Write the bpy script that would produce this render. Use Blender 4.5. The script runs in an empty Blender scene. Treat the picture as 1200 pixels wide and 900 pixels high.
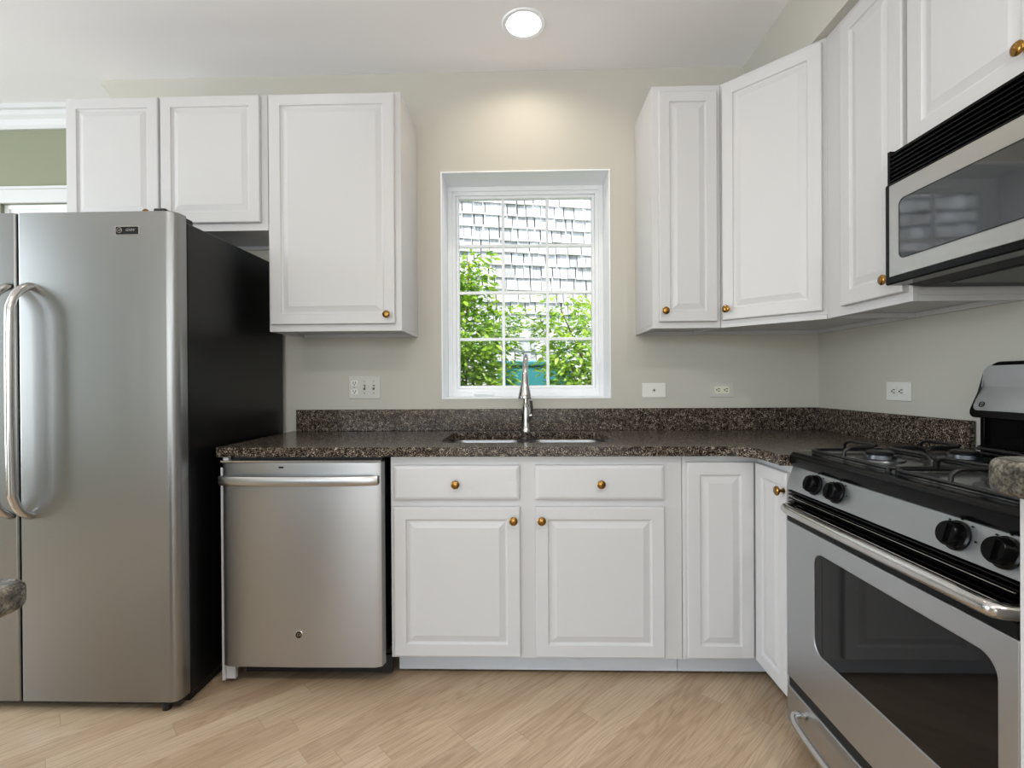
import bpy, bmesh, math, random
from mathutils import Vector, Matrix, noise
random.seed(7)
PI = math.pi
scn = bpy.context.scene
COL = scn.collection

# ------------------------------------------------------------------ camera
cam_d = bpy.data.cameras.new('camera'); cam = bpy.data.objects.new('camera', cam_d); COL.objects.link(cam)
cam_d.sensor_width = 36.0; cam_d.sensor_fit = 'HORIZONTAL'
cam_d.lens = 579.34 / 1200 * 36.0
cam_d.clip_start = .02; cam_d.clip_end = 200
yaw, roll, pitch = .0252, -.0062, -.0041
F = Vector((-math.sin(yaw) * math.cos(pitch), math.cos(yaw) * math.cos(pitch), math.sin(pitch)))
R0 = Vector((math.cos(yaw), math.sin(yaw), 0)); U0 = R0.cross(F)
Rv = math.cos(roll) * R0 + math.sin(roll) * U0; Uv = -math.sin(roll) * R0 + math.cos(roll) * U0
M = Matrix((Rv, Uv, -F)).transposed().to_4x4(); M.translation = Vector((0, -2.4825, 1.1481))
cam.matrix_world = M
scn.camera = cam

# ------------------------------------------------------------------ colour management
vs = scn.view_settings
vs.view_transform = 'Standard'; vs.look = 'None'; vs.exposure = -0.06; vs.gamma = 1.0
try: vs.use_curve_mapping = False
except Exception: pass

# ------------------------------------------------------------------ world and lights
w = bpy.data.worlds.new('world'); scn.world = w; w.use_nodes = True
nt = w.node_tree; bg = nt.nodes['Background']
sky = nt.nodes.new('ShaderNodeTexSky'); sky.sky_type = 'NISHITA'; sky.sun_disc = False
sky.sun_elevation = math.radians(50); sky.sun_rotation = math.radians(200)
nt.links.new(sky.outputs[0], bg.inputs[0]); bg.inputs[1].default_value = .38

def lamp(name, kind, loc, target, energy, color, **kw):
    d = bpy.data.lights.new(name, kind); o = bpy.data.objects.new(name, d); COL.objects.link(o)
    o.location = loc
    o.rotation_euler = (Vector(target) - Vector(loc)).to_track_quat('-Z', 'Y').to_euler()
    d.energy = energy; d.color = color
    for k, v in kw.items(): setattr(d, k, v)
    return o
lamp('sunlight', 'SUN', (1.4, -2.2, 12), (0, 3.2, 1.0), 7.5, (1, .97, .92), angle=math.radians(3))
# fill lamps added in the assumed rear and left window openings
lamp('rear_fill_light', 'AREA', (-1.1, -5.85, 1.25), (-1.1, 0, 1.6), 62, (.82, .92, 1), shape='RECTANGLE', size=4.7, size_y=2.2)
lamp('side_fill_light', 'AREA', (-4.35, -1.75, 1.5), (1, -1.5, 1.3), 84, (.84, .93, 1), shape='RECTANGLE', size=1.6, size_y=1.9)
CANS_AND_FILL = [(.006, -.325, 2.8), (-1.05, -.80, .5), (.45, -.80, .5), (-1.1, -2.9, 14), (.9, -2.9, 17)]  # sink can, two inferred cans, then two lamps added for brightness
# added uplight behind the camera, brightens the ceiling
lamp('ceiling_fill_light', 'AREA', (.0, -2.75, 1.75), (.05, -2.2, 2.7), 12, (.97, .98, 1), shape='DISK', size=.5)

# ------------------------------------------------------------------ materials
def lin(c):
    return tuple(((v / 255) / 12.92 if v / 255 <= .04045 else ((v / 255 + .055) / 1.055) ** 2.4) for v in c) + (1,)
def mat(name, col=(200, 200, 200), rough=.5, metal=0., bump=0., bscale=50., **kw):
    m = bpy.data.materials.new(name); m.use_nodes = True
    b = m.node_tree.nodes['Principled BSDF']
    b.inputs['Base Color'].default_value = lin(col); b.inputs['Roughness'].default_value = rough
    b.inputs['Metallic'].default_value = metal
    for k, v in kw.items(): b.inputs[k].default_value = v
    N = m.node_tree.nodes; L = m.node_tree.links
    if bump:
        tc = N.new('ShaderNodeTexCoord'); n = N.new('ShaderNodeTexNoise'); n.inputs['Scale'].default_value = bscale
        n.inputs['Detail'].default_value = 4
        bp = N.new('ShaderNodeBump'); bp.inputs['Strength'].default_value = bump; bp.inputs['Distance'].default_value = .002
        L.new(tc.outputs['Object'], n.inputs['Vector']); L.new(n.outputs['Fac'], bp.inputs['Height']); L.new(bp.outputs[0], b.inputs['Normal'])
    return m
def ramp(N, stops, interp='LINEAR'):
    r = N.new('ShaderNodeValToRGB'); r.color_ramp.interpolation = interp
    e = r.color_ramp.elements
    while len(e) < len(stops): e.new(.5)
    for i, (p, c) in enumerate(stops): e[i].position = p; e[i].color = lin(c)
    return r
def mapping(N, L, scale=(1, 1, 1), rot=(0, 0, 0), src='Object'):
    tc = N.new('ShaderNodeTexCoord'); mp = N.new('ShaderNodeMapping')
    mp.inputs['Scale'].default_value = scale; mp.inputs['Rotation'].default_value = rot
    L.new(tc.outputs[src], mp.inputs['Vector']); return mp
def steel(name, col=(178, 176, 172), rough=.3, sc=(260, 260, 2.0), wavy=.0, streak=.05):
    m = mat(name, col, rough, 1.0); N = m.node_tree.nodes; L = m.node_tree.links; b = N['Principled BSDF']
    mp = mapping(N, L, sc); n = N.new('ShaderNodeTexNoise'); n.inputs['Scale'].default_value = 1; n.inputs['Detail'].default_value = 3
    L.new(mp.outputs[0], n.inputs['Vector'])
    mr = N.new('ShaderNodeMapRange'); mr.inputs['To Min'].default_value = rough - .03; mr.inputs['To Max'].default_value = rough + .04
    L.new(n.outputs['Fac'], mr.inputs['Value']); L.new(mr.outputs[0], b.inputs['Roughness'])
    bp = N.new('ShaderNodeBump'); bp.inputs['Strength'].default_value = streak; bp.inputs['Distance'].default_value = .0004
    L.new(n.outputs['Fac'], bp.inputs['Height'])
    if wavy:
        mp2 = mapping(N, L, (1.6, 1.6, 3.2)); n2 = N.new('ShaderNodeTexNoise'); n2.inputs['Scale'].default_value = 1.0; n2.inputs['Detail'].default_value = 1
        L.new(mp2.outputs[0], n2.inputs['Vector'])
        b2 = N.new('ShaderNodeBump'); b2.inputs['Strength'].default_value = wavy; b2.inputs['Distance'].default_value = .02
        L.new(n2.outputs['Fac'], b2.inputs['Height']); L.new(bp.outputs[0], b2.inputs['Normal']); L.new(b2.outputs[0], b.inputs['Normal'])
    else: L.new(bp.outputs[0], b.inputs['Normal'])
    return m
def granite(name, stops, scale=330, big=40, rough=.13, vw=.75):
    m = mat(name, (60, 55, 50), rough, **{'Specular IOR Level': .25}); N = m.node_tree.nodes; L = m.node_tree.links; b = N['Principled BSDF']
    mp = mapping(N, L)
    v = N.new('ShaderNodeTexVoronoi'); v.inputs['Scale'].default_value = scale
    n = N.new('ShaderNodeTexNoise'); n.inputs['Scale'].default_value = big; n.inputs['Detail'].default_value = 5
    for t in (v, n): L.new(mp.outputs[0], t.inputs['Vector'])
    sp = N.new('ShaderNodeSeparateColor'); L.new(v.outputs['Color'], sp.inputs[0])
    ad = N.new('ShaderNodeMath'); ad.operation = 'MULTIPLY_ADD'; ad.inputs[1].default_value = vw
    m2 = N.new('ShaderNodeMath'); m2.operation = 'MULTIPLY_ADD'; m2.inputs[1].default_value = .7 + (.75 - vw) * 2.2; m2.inputs[2].default_value = -.22 - (.75 - vw) * .85
    L.new(n.outputs['Fac'], m2.inputs[0]); L.new(sp.outputs[0], ad.inputs[0]); L.new(m2.outputs[0], ad.inputs[2])
    r = ramp(N, stops); L.new(ad.outputs[0], r.inputs[0]); L.new(r.outputs[0], b.inputs['Base Color'])
    return m
WHITE = mat('white_cabinet_paint', (202, 201, 201), .38, bump=.06, bscale=120)
WALL = mat('beige_wall_paint', (194, 191, 181), .75, bump=.08, bscale=260)
WALLR = WALL
GREEN = mat('sage_wall_paint', (140, 144, 121), .75, bump=.08, bscale=260)
CEIL = mat('ceiling_paint', (242, 240, 240), .85, bump=.05, bscale=200)
TRIM = mat('white_trim_paint', (244, 247, 250), .4)
TRIM2 = mat('white_moulding_paint', (212, 214, 214), .45)
BRASS = mat('aged_brass', (150, 112, 58), .24, 1.0)
BRASSD = mat('dark_brass', (92, 62, 30), .3, 1.0)
STEEL = steel('brushed_stainless_steel', (183, 184, 185), .38, wavy=.06, streak=.10)
STEELF = steel('dimmed_steel', (150, 150, 149), .33, (300, 300, 1.6), wavy=.16, streak=.13)  # same steel finish, darker to put the refrigerator's dimness in its colour
STEELH = steel('horizontal_brushed_steel', (192, 191, 189), .32, (2, 2, 300))
STEELR = steel('range_steel', (188, 191, 194), .36, (260, 260, 2.0))
HANDLE = mat('polished_steel', (205, 203, 200), .2, 1.0)
CHROME = mat('brushed_nickel', (190, 188, 185), .16, 1.0)
BLACK = mat('gloss_black_enamel', (8, 8, 9), .2, **{'Specular IOR Level': .14})
BLACKS = mat('black_textured_steel', (11, 11, 12), .3, **{'Specular IOR Level': .3}, bump=.15, bscale=500)
BLACKM = mat('matte_black', (14, 14, 14), .55)
IRON = mat('cast_iron', (9, 9, 10), .36, bump=.2, bscale=700)
DGLASS = mat('dark_oven_glass', (16, 16, 17), .04, **{'Specular IOR Level': .3})
MGLASS = mat('microwave_glass', (46, 48, 50), .05, **{'Specular IOR Level': 1.0})
PLATE = mat('ivory_plate', (226, 225, 219), .4)
PLATEG = mat('pale_grey_plate', (196, 196, 188), .4)
IVORY = mat('ivory_receptacle', (222, 220, 200), .4)
BURN = mat('burner_aluminium', (96, 97, 100), .35, 1.0)
SCREW = mat('screw_steel', (120, 120, 115), .4, .8)
SLOT = mat('dark_slot', (12, 12, 12), .6, **{'Specular IOR Level': .2})
GRAN = granite('speckled_brown_granite', [(.0, (10, 9, 9)), (.42, (22, 19, 17)), (.54, (56, 46, 40)), (.66, (88, 74, 64)), (.80, (132, 118, 104)), (.96, (186, 176, 160))], 430, 60, .2)
GRAN2 = granite('grey_mottled_granite', [(.0, (34, 32, 29)), (.3, (66, 62, 55)), (.5, (98, 93, 82)), (.7, (124, 119, 106)), (.95, (160, 155, 140))], 420, 60, .2, .35)
SINKM = steel('sink_steel', (150, 150, 150), .3, (30, 30, 30))
EMIT = bpy.data.materials.new('lamp_glow'); EMIT.use_nodes = True
_b = EMIT.node_tree.nodes['Principled BSDF']; _b.inputs['Emission Color'].default_value = (1, .95, .88, 1); _b.inputs['Emission Strength'].default_value = 6

def wood_floor():
    m = mat('light_oak_planks', (190, 160, 132), .33); N = m.node_tree.nodes; L = m.node_tree.links; b = N['Principled BSDF']
    mp = mapping(N, L, rot=(0, 0, math.radians(-45)))
    def MA(op, a, b=None, c=None):
        n = N.new('ShaderNodeMath'); n.operation = op
        for i, v in enumerate((a, b, c)):
            if v is None: continue
            if isinstance(v, (int, float)): n.inputs[i].default_value = v
            else: L.new(v, n.inputs[i])
        return n.outputs[0]
    PH, PL = .083, .95
    sx = N.new('ShaderNodeSeparateXYZ'); L.new(mp.outputs[0], sx.inputs[0])
    ry = MA('DIVIDE', sx.outputs[1], PH); row = MA('FLOOR', ry); fy = MA('FRACT', ry)
    wn = N.new('ShaderNodeTexWhiteNoise'); wn.noise_dimensions = '1D'; L.new(row, wn.inputs['W'])
    rx = MA('DIVIDE', MA('ADD', sx.outputs[0], MA('MULTIPLY', wn.outputs['Value'], 7.0)), PL); cl = MA('FLOOR', rx); fx = MA('FRACT', rx)
    cb = N.new('ShaderNodeCombineXYZ'); L.new(cl, cb.inputs[0]); L.new(row, cb.inputs[1])
    wid = N.new('ShaderNodeTexWhiteNoise'); wid.noise_dimensions = '3D'; L.new(cb.outputs[0], wid.inputs['Vector'])
    gy = MA('LESS_THAN', MA('MINIMUM', fy, MA('SUBTRACT', 1, fy)), .008); gx = MA('LESS_THAN', MA('MINIMUM', fx, MA('SUBTRACT', 1, fx)), .0008)
    gap = MA('MAXIMUM', gy, gx)
    sc = N.new('ShaderNodeVectorMath'); sc.operation = 'MULTIPLY'; sc.inputs[1].default_value = (9, 5, 7); L.new(wid.outputs['Color'], sc.inputs[0])
    ad = N.new('ShaderNodeVectorMath'); ad.operation = 'ADD'; L.new(mp.outputs[0], ad.inputs[0]); L.new(sc.outputs[0], ad.inputs[1])
    st = N.new('ShaderNodeVectorMath'); st.operation = 'MULTIPLY'; st.inputs[1].default_value = (1.1, 15, 1); L.new(ad.outputs[0], st.inputs[0])
    nz = N.new('ShaderNodeTexNoise'); nz.inputs['Scale'].default_value = 1.0; nz.inputs['Detail'].default_value = 1.5; nz.inputs['Distortion'].default_value = .4
    L.new(st.outputs[0], nz.inputs['Vector'])
    # rings of the noise field read as cathedral grain
    mu = N.new('ShaderNodeMath'); mu.operation = 'MULTIPLY'; mu.inputs[1].default_value = 95; L.new(nz.outputs['Fac'], mu.inputs[0])
    sn = N.new('ShaderNodeMath'); sn.operation = 'SINE'; L.new(mu.outputs[0], sn.inputs[0])
    mr = N.new('ShaderNodeMapRange'); mr.inputs['From Min'].default_value = -1; mr.inputs['To Min'].default_value = 0; mr.inputs['To Max'].default_value = 1; L.new(sn.outputs[0], mr.inputs['Value'])
    fi = N.new('ShaderNodeTexNoise'); fi.inputs['Scale'].default_value = 1; fi.inputs['Detail'].default_value = 4
    st2 = N.new('ShaderNodeVectorMath'); st2.operation = 'MULTIPLY'; st2.inputs[1].default_value = (9, 330, 1); L.new(ad.outputs[0], st2.inputs[0]); L.new(st2.outputs[0], fi.inputs['Vector'])
    rc = ramp(N, [(0, (184, 158, 130)), (.5, (195, 172, 143)), (1, (202, 180, 152))]); L.new(wid.outputs['Value'], rc.inputs[0])
    g1 = N.new('ShaderNodeMix'); g1.data_type = 'RGBA'; g1.blend_type = 'MULTIPLY'; g1.inputs[0].default_value = .30
    r1 = ramp(N, [(0, (190, 180, 168)), (.45, (246, 244, 240)), (1, (255, 255, 255))]); L.new(mr.outputs[0], r1.inputs[0])
    L.new(rc.outputs[0], g1.inputs[6]); L.new(r1.outputs[0], g1.inputs[7])
    g2 = N.new('ShaderNodeMix'); g2.data_type = 'RGBA'; g2.blend_type = 'MULTIPLY'; g2.inputs[0].default_value = .55
    r2 = ramp(N, [(.3, (196, 184, 172)), (.55, (255, 255, 255)), (1, (255, 255, 255))]); L.new(fi.outputs['Fac'], r2.inputs[0])
    L.new(g1.outputs[2], g2.inputs[6]); L.new(r2.outputs[0], g2.inputs[7])
    g3 = N.new('ShaderNodeMix'); g3.data_type = 'RGBA'; g3.blend_type = 'MIX'; g3.inputs[7].default_value = lin((128, 98, 74))
    L.new(MA('MULTIPLY', gap, .55), g3.inputs[0]); L.new(g2.outputs[2], g3.inputs[6]); L.new(g3.outputs[2], b.inputs['Base Color'])
    bp = N.new('ShaderNodeBump'); bp.inputs['Strength'].default_value = .12; bp.inputs['Distance'].default_value = .001; L.new(fi.outputs['Fac'], bp.inputs['Height']); L.new(bp.outputs[0], b.inputs['Normal'])
    return m
FLOOR = wood_floor()

def glass_mat():
    m = bpy.data.materials.new('clear_window_glass'); m.use_nodes = True; N = m.node_tree.nodes; L = m.node_tree.links
    N.remove(N['Principled BSDF']); o = N['Material Output']
    t = N.new('ShaderNodeBsdfTransparent'); t.inputs[0].default_value = (.97, .98, .98, 1); g = N.new('ShaderNodeBsdfGlossy'); g.inputs['Roughness'].default_value = .02
    fr = N.new('ShaderNodeFresnel'); fr.inputs[0].default_value = 1.12; mx = N.new('ShaderNodeMixShader')
    L.new(fr.outputs[0], mx.inputs[0]); L.new(t.outputs[0], mx.inputs[1]); L.new(g.outputs[0], mx.inputs[2]); L.new(mx.outputs[0], o.inputs[0]); return m
GLASS = glass_mat()
def leaf_mat(name, c1, c2):
    m = bpy.data.materials.new(name); m.use_nodes = True; N = m.node_tree.nodes; L = m.node_tree.links
    b = N['Principled BSDF']; b.inputs['Roughness'].default_value = .45
    g = N.new('ShaderNodeNewGeometry'); r = ramp(N, [(0, c1), (1, c2)]); L.new(g.outputs['Random Per Island'], r.inputs[0]); L.new(r.outputs[0], b.inputs['Base Color'])
    t = N.new('ShaderNodeBsdfTranslucent'); L.new(r.outputs[0], t.inputs[0]); mx = N.new('ShaderNodeMixShader'); mx.inputs[0].default_value = .45
    L.new(b.outputs[0], mx.inputs[1]); L.new(t.outputs[0], mx.inputs[2]); L.new(mx.outputs[0], N['Material Output'].inputs[0]); return m

# ------------------------------------------------------------------ helpers
def link(name, bm, m, parent=None, smooth=None, bevel=0, segs=2):
    me = bpy.data.meshes.new(name); bmesh.ops.recalc_face_normals(bm, faces=bm.faces); bm.to_mesh(me); bm.free()
    ms = m if isinstance(m, (list, tuple)) else [m]
    for k in ms: me.materials.append(k)
    if smooth is not None:
        for p in me.polygons: p.use_smooth = True
        me.set_sharp_from_angle(angle=math.radians(smooth))
    o = bpy.data.objects.new(name, me); COL.objects.link(o)
    if parent is not None: o.parent = parent
    if bevel:
        md = o.modifiers.new('bevel', 'BEVEL'); md.width = bevel; md.segments = segs; md.limit_method = 'ANGLE'; md.angle_limit = math.radians(35)
        if smooth is None:
            for p in me.polygons: p.use_smooth = True
            me.set_sharp_from_angle(angle=math.radians(40))
        md.harden_normals = True
    return o
def thing(name, label, cat, loc=(0, 0, 0), rz=0, group=None, rot=None):
    o = bpy.data.objects.new(name, None); COL.objects.link(o); o.location = loc; o.rotation_euler = rot or (0, 0, rz)
    o.empty_display_size = .1
    o['label'] = label; o['category'] = cat
    if group: o['group'] = group
    return o
def tag(o, label, cat, group=None):
    o['label'] = label; o['category'] = cat
    if group: o['group'] = group
    return o
def struct(o): o['kind'] = 'structure'; return o
def box(bm, x0, x1, y0, y1, z0, z1, mi=0):
    v = [bm.verts.new((x, y, z)) for z in (z0, z1) for y in (y0, y1) for x in (x0, x1)]
    for f in ((0, 1, 3, 2), (4, 6, 7, 5), (0, 4, 5, 1), (2, 3, 7, 6), (0, 2, 6, 4), (1, 5, 7, 3)):
        bm.faces.new([v[i] for i in f]).material_index = mi
def B(*a):
    bm = bmesh.new(); box(bm, *a); return bm
def ring_face(bm, a, b):
    n = len(a)
    for i in range(n):
        bm.faces.new((a[i], a[(i + 1) % n], b[(i + 1) % n], b[i]))
def prism(bm, pts, ax, a, b, mi=0):
    """extrude 2D polygon along axis ax (0,1,2) from a to b; pts are the other two coordinates in order"""
    def P(p, t):
        return {0: (t, p[0], p[1]), 1: (p[0], t, p[1]), 2: (p[0], p[1], t)}[ax]
    A = [bm.verts.new(P(p, a)) for p in pts]; Bv = [bm.verts.new(P(p, b)) for p in pts]
    fs = [bm.faces.new(A), bm.faces.new(Bv)]
    for i in range(len(pts)):
        fs.append(bm.faces.new((A[i], A[(i + 1) % len(pts)], Bv[(i + 1) % len(pts)], Bv[i])))
    for f in fs: f.material_index = mi
def rrect(x0, x1, z0, z1, r, n=6):
    out = []
    for cx, cz, a0 in ((x1 - r, z1 - r, 0), (x0 + r, z1 - r, 90), (x0 + r, z0 + r, 180), (x1 - r, z0 + r, 270)):
        for k in range(n + 1):
            a = math.radians(a0 + 90 * k / n); out.append((cx + r * math.cos(a), cz + r * math.sin(a)))
    return out
def slab(bm, outer, holes, ax, a, b):
    def P(p, t): return {0: (t, p[0], p[1]), 1: (p[0], t, p[1]), 2: (p[0], p[1], t)}[ax]
    for t in (a, b):
        es = []
        for lp in [outer] + holes:
            vs = [bm.verts.new(P(p, t)) for p in lp]
            es += [bm.edges.new((vs[i], vs[(i + 1) % len(vs)])) for i in range(len(vs))]
        bmesh.ops.triangle_fill(bm, use_beauty=True, use_dissolve=False, edges=es)
    for lp in [outer] + holes:
        for i in range(len(lp)):
            p, q = lp[i], lp[(i + 1) % len(lp)]
            bm.faces.new([bm.verts.new(c) for c in (P(p, a), P(q, a), P(q, b), P(p, b))])
    bmesh.ops.remove_doubles(bm, verts=bm.verts, dist=1e-5)
def lathe(bm, prof, c, axis=(0, -1, 0), n=24, cap=True):
    ax = Vector(axis).normalized(); u = ax.orthogonal().normalized(); v = ax.cross(u)
    rings = []
    for r, h in prof:
        rings.append([bm.verts.new(Vector(c) + ax * h + (u * math.cos(2 * PI * k / n) + v * math.sin(2 * PI * k / n)) * max(r, 1e-5)) for k in range(n)])
    for i in range(len(rings) - 1): ring_face(bm, rings[i], rings[i + 1])
    if cap: bm.faces.new(rings[0]); bm.faces.new(rings[-1])
def tube(bm, pts, r, n=12, cap=True, flat=1.0, up=None):
    pts = [Vector(p) for p in pts]; rs = r if isinstance(r, (list, tuple)) else [r] * len(pts)
    rings = []; pu = None
    for i, p in enumerate(pts):
        t = (pts[min(i + 1, len(pts) - 1)] - pts[max(i - 1, 0)]).normalized()
        if pu is None: u = (Vector(up) if up else t.orthogonal()); u = (u - t * u.dot(t)).normalized()
        else: u = (pu - t * pu.dot(t)).normalized()
        pu = u; v = t.cross(u)
        rings.append([bm.verts.new(p + (u * math.cos(2 * PI * k / n) * flat + v * math.sin(2 * PI * k / n)) * rs[i]) for k in range(n)])
    for i in range(len(rings) - 1): ring_face(bm, rings[i], rings[i + 1])
    if cap: bm.faces.new(rings[0]); bm.faces.new(rings[-1])
def smoothpath(pts, n=6):
    """Catmull-Rom"""
    P = [Vector(p) for p in pts]; P = [P[0] * 2 - P[1]] + P + [P[-1] * 2 - P[-2]]; out = []
    for i in range(1, len(P) - 2):
        for k in range(n):
            t = k / n; a, b, c, d = P[i - 1], P[i], P[i + 1], P[i + 2]
            out.append(.5 * ((2 * b) + (c - a) * t + (2 * a - 5 * b + 4 * c - d) * t * t + (3 * b - a - 3 * c + d) * t ** 3))
    out.append(P[-2]); return out
def text(name, s, size, m, parent, loc, rot=(PI / 2, 0, 0), depth=.0004, shear=0):
    cu = bpy.data.curves.new(name, 'FONT'); cu.body = s; cu.size = size; cu.extrude = depth; cu.align_x = 'CENTER'; cu.align_y = 'CENTER'; cu.shear = shear
    tmp = bpy.data.objects.new(name + '_src', cu); COL.objects.link(tmp)
    dg = bpy.context.evaluated_depsgraph_get(); me = bpy.data.meshes.new_from_object(tmp.evaluated_get(dg))
    bpy.data.objects.remove(tmp); me.materials.clear(); me.materials.append(m)
    o = bpy.data.objects.new(name, me); COL.objects.link(o); o.parent = parent; o.location = loc; o.rotation_euler = rot; return o

# ------------------------------------------------------------------ the room
XL, XR, YB = -4.4, 1.455, -5.9
ZC = 2.705; WT = .25; XE = -2.087
WX0, WX1, WZ0, WZ1 = -.416, .432, 1.064, 2.207
bm = bmesh.new(); slab(bm, [(XL - .2, YB - .2), (XR + .3, YB - .2), (XR + .3, WT + .12), (XL - .2, WT + .12)], [], 2, -.08, 0); struct(link('floor', bm, FLOOR))
bm = bmesh.new()
hole = lambda x, y, r: [(x + r * math.cos(2 * PI * k / 32), y + r * math.sin(2 * PI * k / 32)) for k in range(32)]
slab(bm, [(XL - .2, YB - .2), (XR + .3, YB - .2), (XR + .3, WT + .12), (XL - .2, WT + .12)], [hole(x, y, .076) for x, y, e in CANS_AND_FILL], 2, ZC, ZC + .012); struct(link('ceiling', bm, CEIL))
bm = bmesh.new(); slab(bm, [(XL - .2, YB - .2), (XR + .3, YB - .2), (XR + .3, WT + .12), (XL - .2, WT + .12)], [], 2, ZC + .2, ZC + .3); struct(link('roof_slab', bm, CEIL))  # unseen roof slab above the ceiling, keeps out the sun
bm = bmesh.new(); slab(bm, [(XE, 0), (XR + .1, 0), (XR + .1, ZC), (XE, ZC)], [[(WX0, WZ0), (WX1, WZ0), (WX1, WZ1), (WX0, WZ1)]], 1, 0, WT); struct(link('wall_back', bm, WALL))
# left far wall with its own window opening
FX0, FX1, FZ0, FZ1 = -2.96, -2.25, .75, 2.175
bm = bmesh.new(); slab(bm, [(XL - .1, 0), (XE, 0), (XE, ZC), (XL - .1, ZC)], [[(FX0, FZ0), (FX1, FZ0), (FX1, FZ1), (FX0, FZ1)]], 1, WT, WT + .12); struct(link('wall_far_left', bm, GREEN))
struct(link('wall_right', B(XR, XR + .12, YB - .1, WT, 0, ZC), WALLR))
bm = bmesh.new(); slab(bm, [(YB - .1, 0), (WT + .12, 0), (WT + .12, ZC), (YB - .1, ZC)], [[(-2.6, .6), (-.9, .6), (-.9, 2.45), (-2.6, 2.45)]], 0, XL - .12, XL); struct(link('wall_left', bm, GREEN))
bm = bmesh.new(); slab(bm, [(XL - .1, 0), (XR + .1, 0), (XR + .1, ZC), (XL - .1, ZC)], [[(-3.5, .08), (1.3, .08), (1.3, 2.4), (-3.5, 2.4)]], 1, YB - .12, YB); struct(link('wall_rear', bm, WALL))
# added rear and left window frames, unseen, for light and steel reflections
bm = bmesh.new()
for x in (-3.5, -2.32, -1.12, .08, 1.24): box(bm, x, x + .06, YB - .06, YB, .08, 2.4)
for z in (.08, 1.2, 2.34): box(bm, -3.5, 1.3, YB - .05, YB - .01, z, z + .06)
struct(link('added_window_rear', bm, TRIM))
bm = bmesh.new()
for y in (-2.6, -1.78, -.95): box(bm, XL - .06, XL, y, y + .05, .6, 2.45)
for z in (.6, 2.4): box(bm, XL - .05, XL - .01, -2.6, -.9, z, z + .05)
struct(link('added_window_left', bm, TRIM))
# soffit over the right-hand cabinets
struct(link('trim_1', B(1.0945, XR, -4.2, -.0, 2.422, ZC), WALL))
# crown moulding
prof = [(0, 0), (-.012, 0), (-.016, .02), (-.030, .045), (-.046, .062), (-.052, .085), (-.066, .09), (-.066, .115), (0, .115)]
bm = bmesh.new(); prism(bm, [(XE + x, ZC - .115 + z) for x, z in prof], 1, 0.0, WT); struct(link('trim_2', bm, WALL))
bm = bmesh.new(); prism(bm, [(WT + x, ZC - .115 + z) for x, z in prof], 0, XL, XE - .001); struct(link('trim_3', bm, TRIM2))
# window return lining
def ring4(bm, x0, x1, z0, z1, t, y0, y1, tt=None):
    tt = tt or (t, t, t, t)   # left,right,bottom,top
    box(bm, x0, x0 + tt[0], y0, y1, z0, z1); box(bm, x1 - tt[1], x1, y0, y1, z0, z1)
    box(bm, x0 + tt[0], x1 - tt[1], y0, y1, z0, z0 + tt[2]); box(bm, x0 + tt[0], x1 - tt[1], y0, y1, z1 - tt[3], z1)
bm = bmesh.new(); ring4(bm, WX0, WX1, WZ0, WZ1, .006, -.003, WT); struct(link('trim_4', bm, TRIM))
# window 1
def build_window(name, x0, x1, z0, z1, y, stepw, cols, rows, crank=True):
    r = bpy.data.objects.new(name, None); COL.objects.link(r); r.location = ((x0 + x1) / 2, y, z0); struct(r)
    hw = (x1 - x0) / 2; h = z1 - z0
    bm = bmesh.new()
    ring4(bm, -hw, hw, 0, h, stepw * .42, -.012, .045); ring4(bm, -hw + stepw * .40, hw - stepw * .40, stepw * .40, h - stepw * .40, stepw * .34, -.0, .045)
    link('window_frame', bm, TRIM, r, bevel=.002)
    bm = bmesh.new(); ring4(bm, -hw + stepw * .74, hw - stepw * .74, stepw * .74, h - stepw * .74, stepw * .27, .010, .045); link('sash', bm, TRIM, r, bevel=.003)
    gx, gz0, gz1 = hw - stepw, stepw, h - stepw
    bm = bmesh.new()
    for k in range(1, cols): x = -gx + 2 * gx * k / cols; box(bm, x - .0075, x + .0075, .022, .040, gz0, gz1)
    for k in range(1, rows):
        z = gz0 + (gz1 - gz0) * k / rows; box(bm, -gx, gx, .0225, .0395, z - .0075, z + .0075)
    link('muntin', bm, TRIM, r)
    link('pane', B(-gx - .003, gx + .003, .030, .034, gz0 - .003, gz1 + .003), GLASS, r)
    if crank:
        bm = bmesh.new(); box(bm, hw - .036, hw - .020, -.026, -.012, .16, .20); tube(bm, [(hw - .028, -.03, .18), (hw - .03, -.034, .15), (hw - .036, -.03, .075)], [.006, .005, .004], 8); link('sash_lever', bm, TRIM, r, 40)
        bm = bmesh.new(); box(bm, -.28, -.17, -.026, -.012, .010, .022); link('crank_cover', bm, TRIM, r, bevel=.003)
    return r
build_window('window_1', WX0 + .006, WX1 - .006, WZ0 + .006, WZ1 - .006, .19, .058, 3, 4)
build_window('window_2', FX0, FX1, FZ0, FZ1, WT + .03, .06, 1, 2, False)
bm = bmesh.new(); ring4(bm, FX0 - .085, FX1 + .085, FZ0 - .085, FZ1 + .085, .085, WT - .016, WT); ring4(bm, FX0 - .09, FX1 + .09, FZ0 - .09, FZ1 + .09, .016, WT - .026, WT - .014)
struct(link('trim_5', bm, TRIM2, bevel=.003))
for k, (a, b, y0, y1) in enumerate(((XL, XE - .01, WT - .014, WT),)):
    struct(link('baseboard_far_left', B(a, b, y0, y1, 0, .11), TRIM, bevel=.003))

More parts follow.
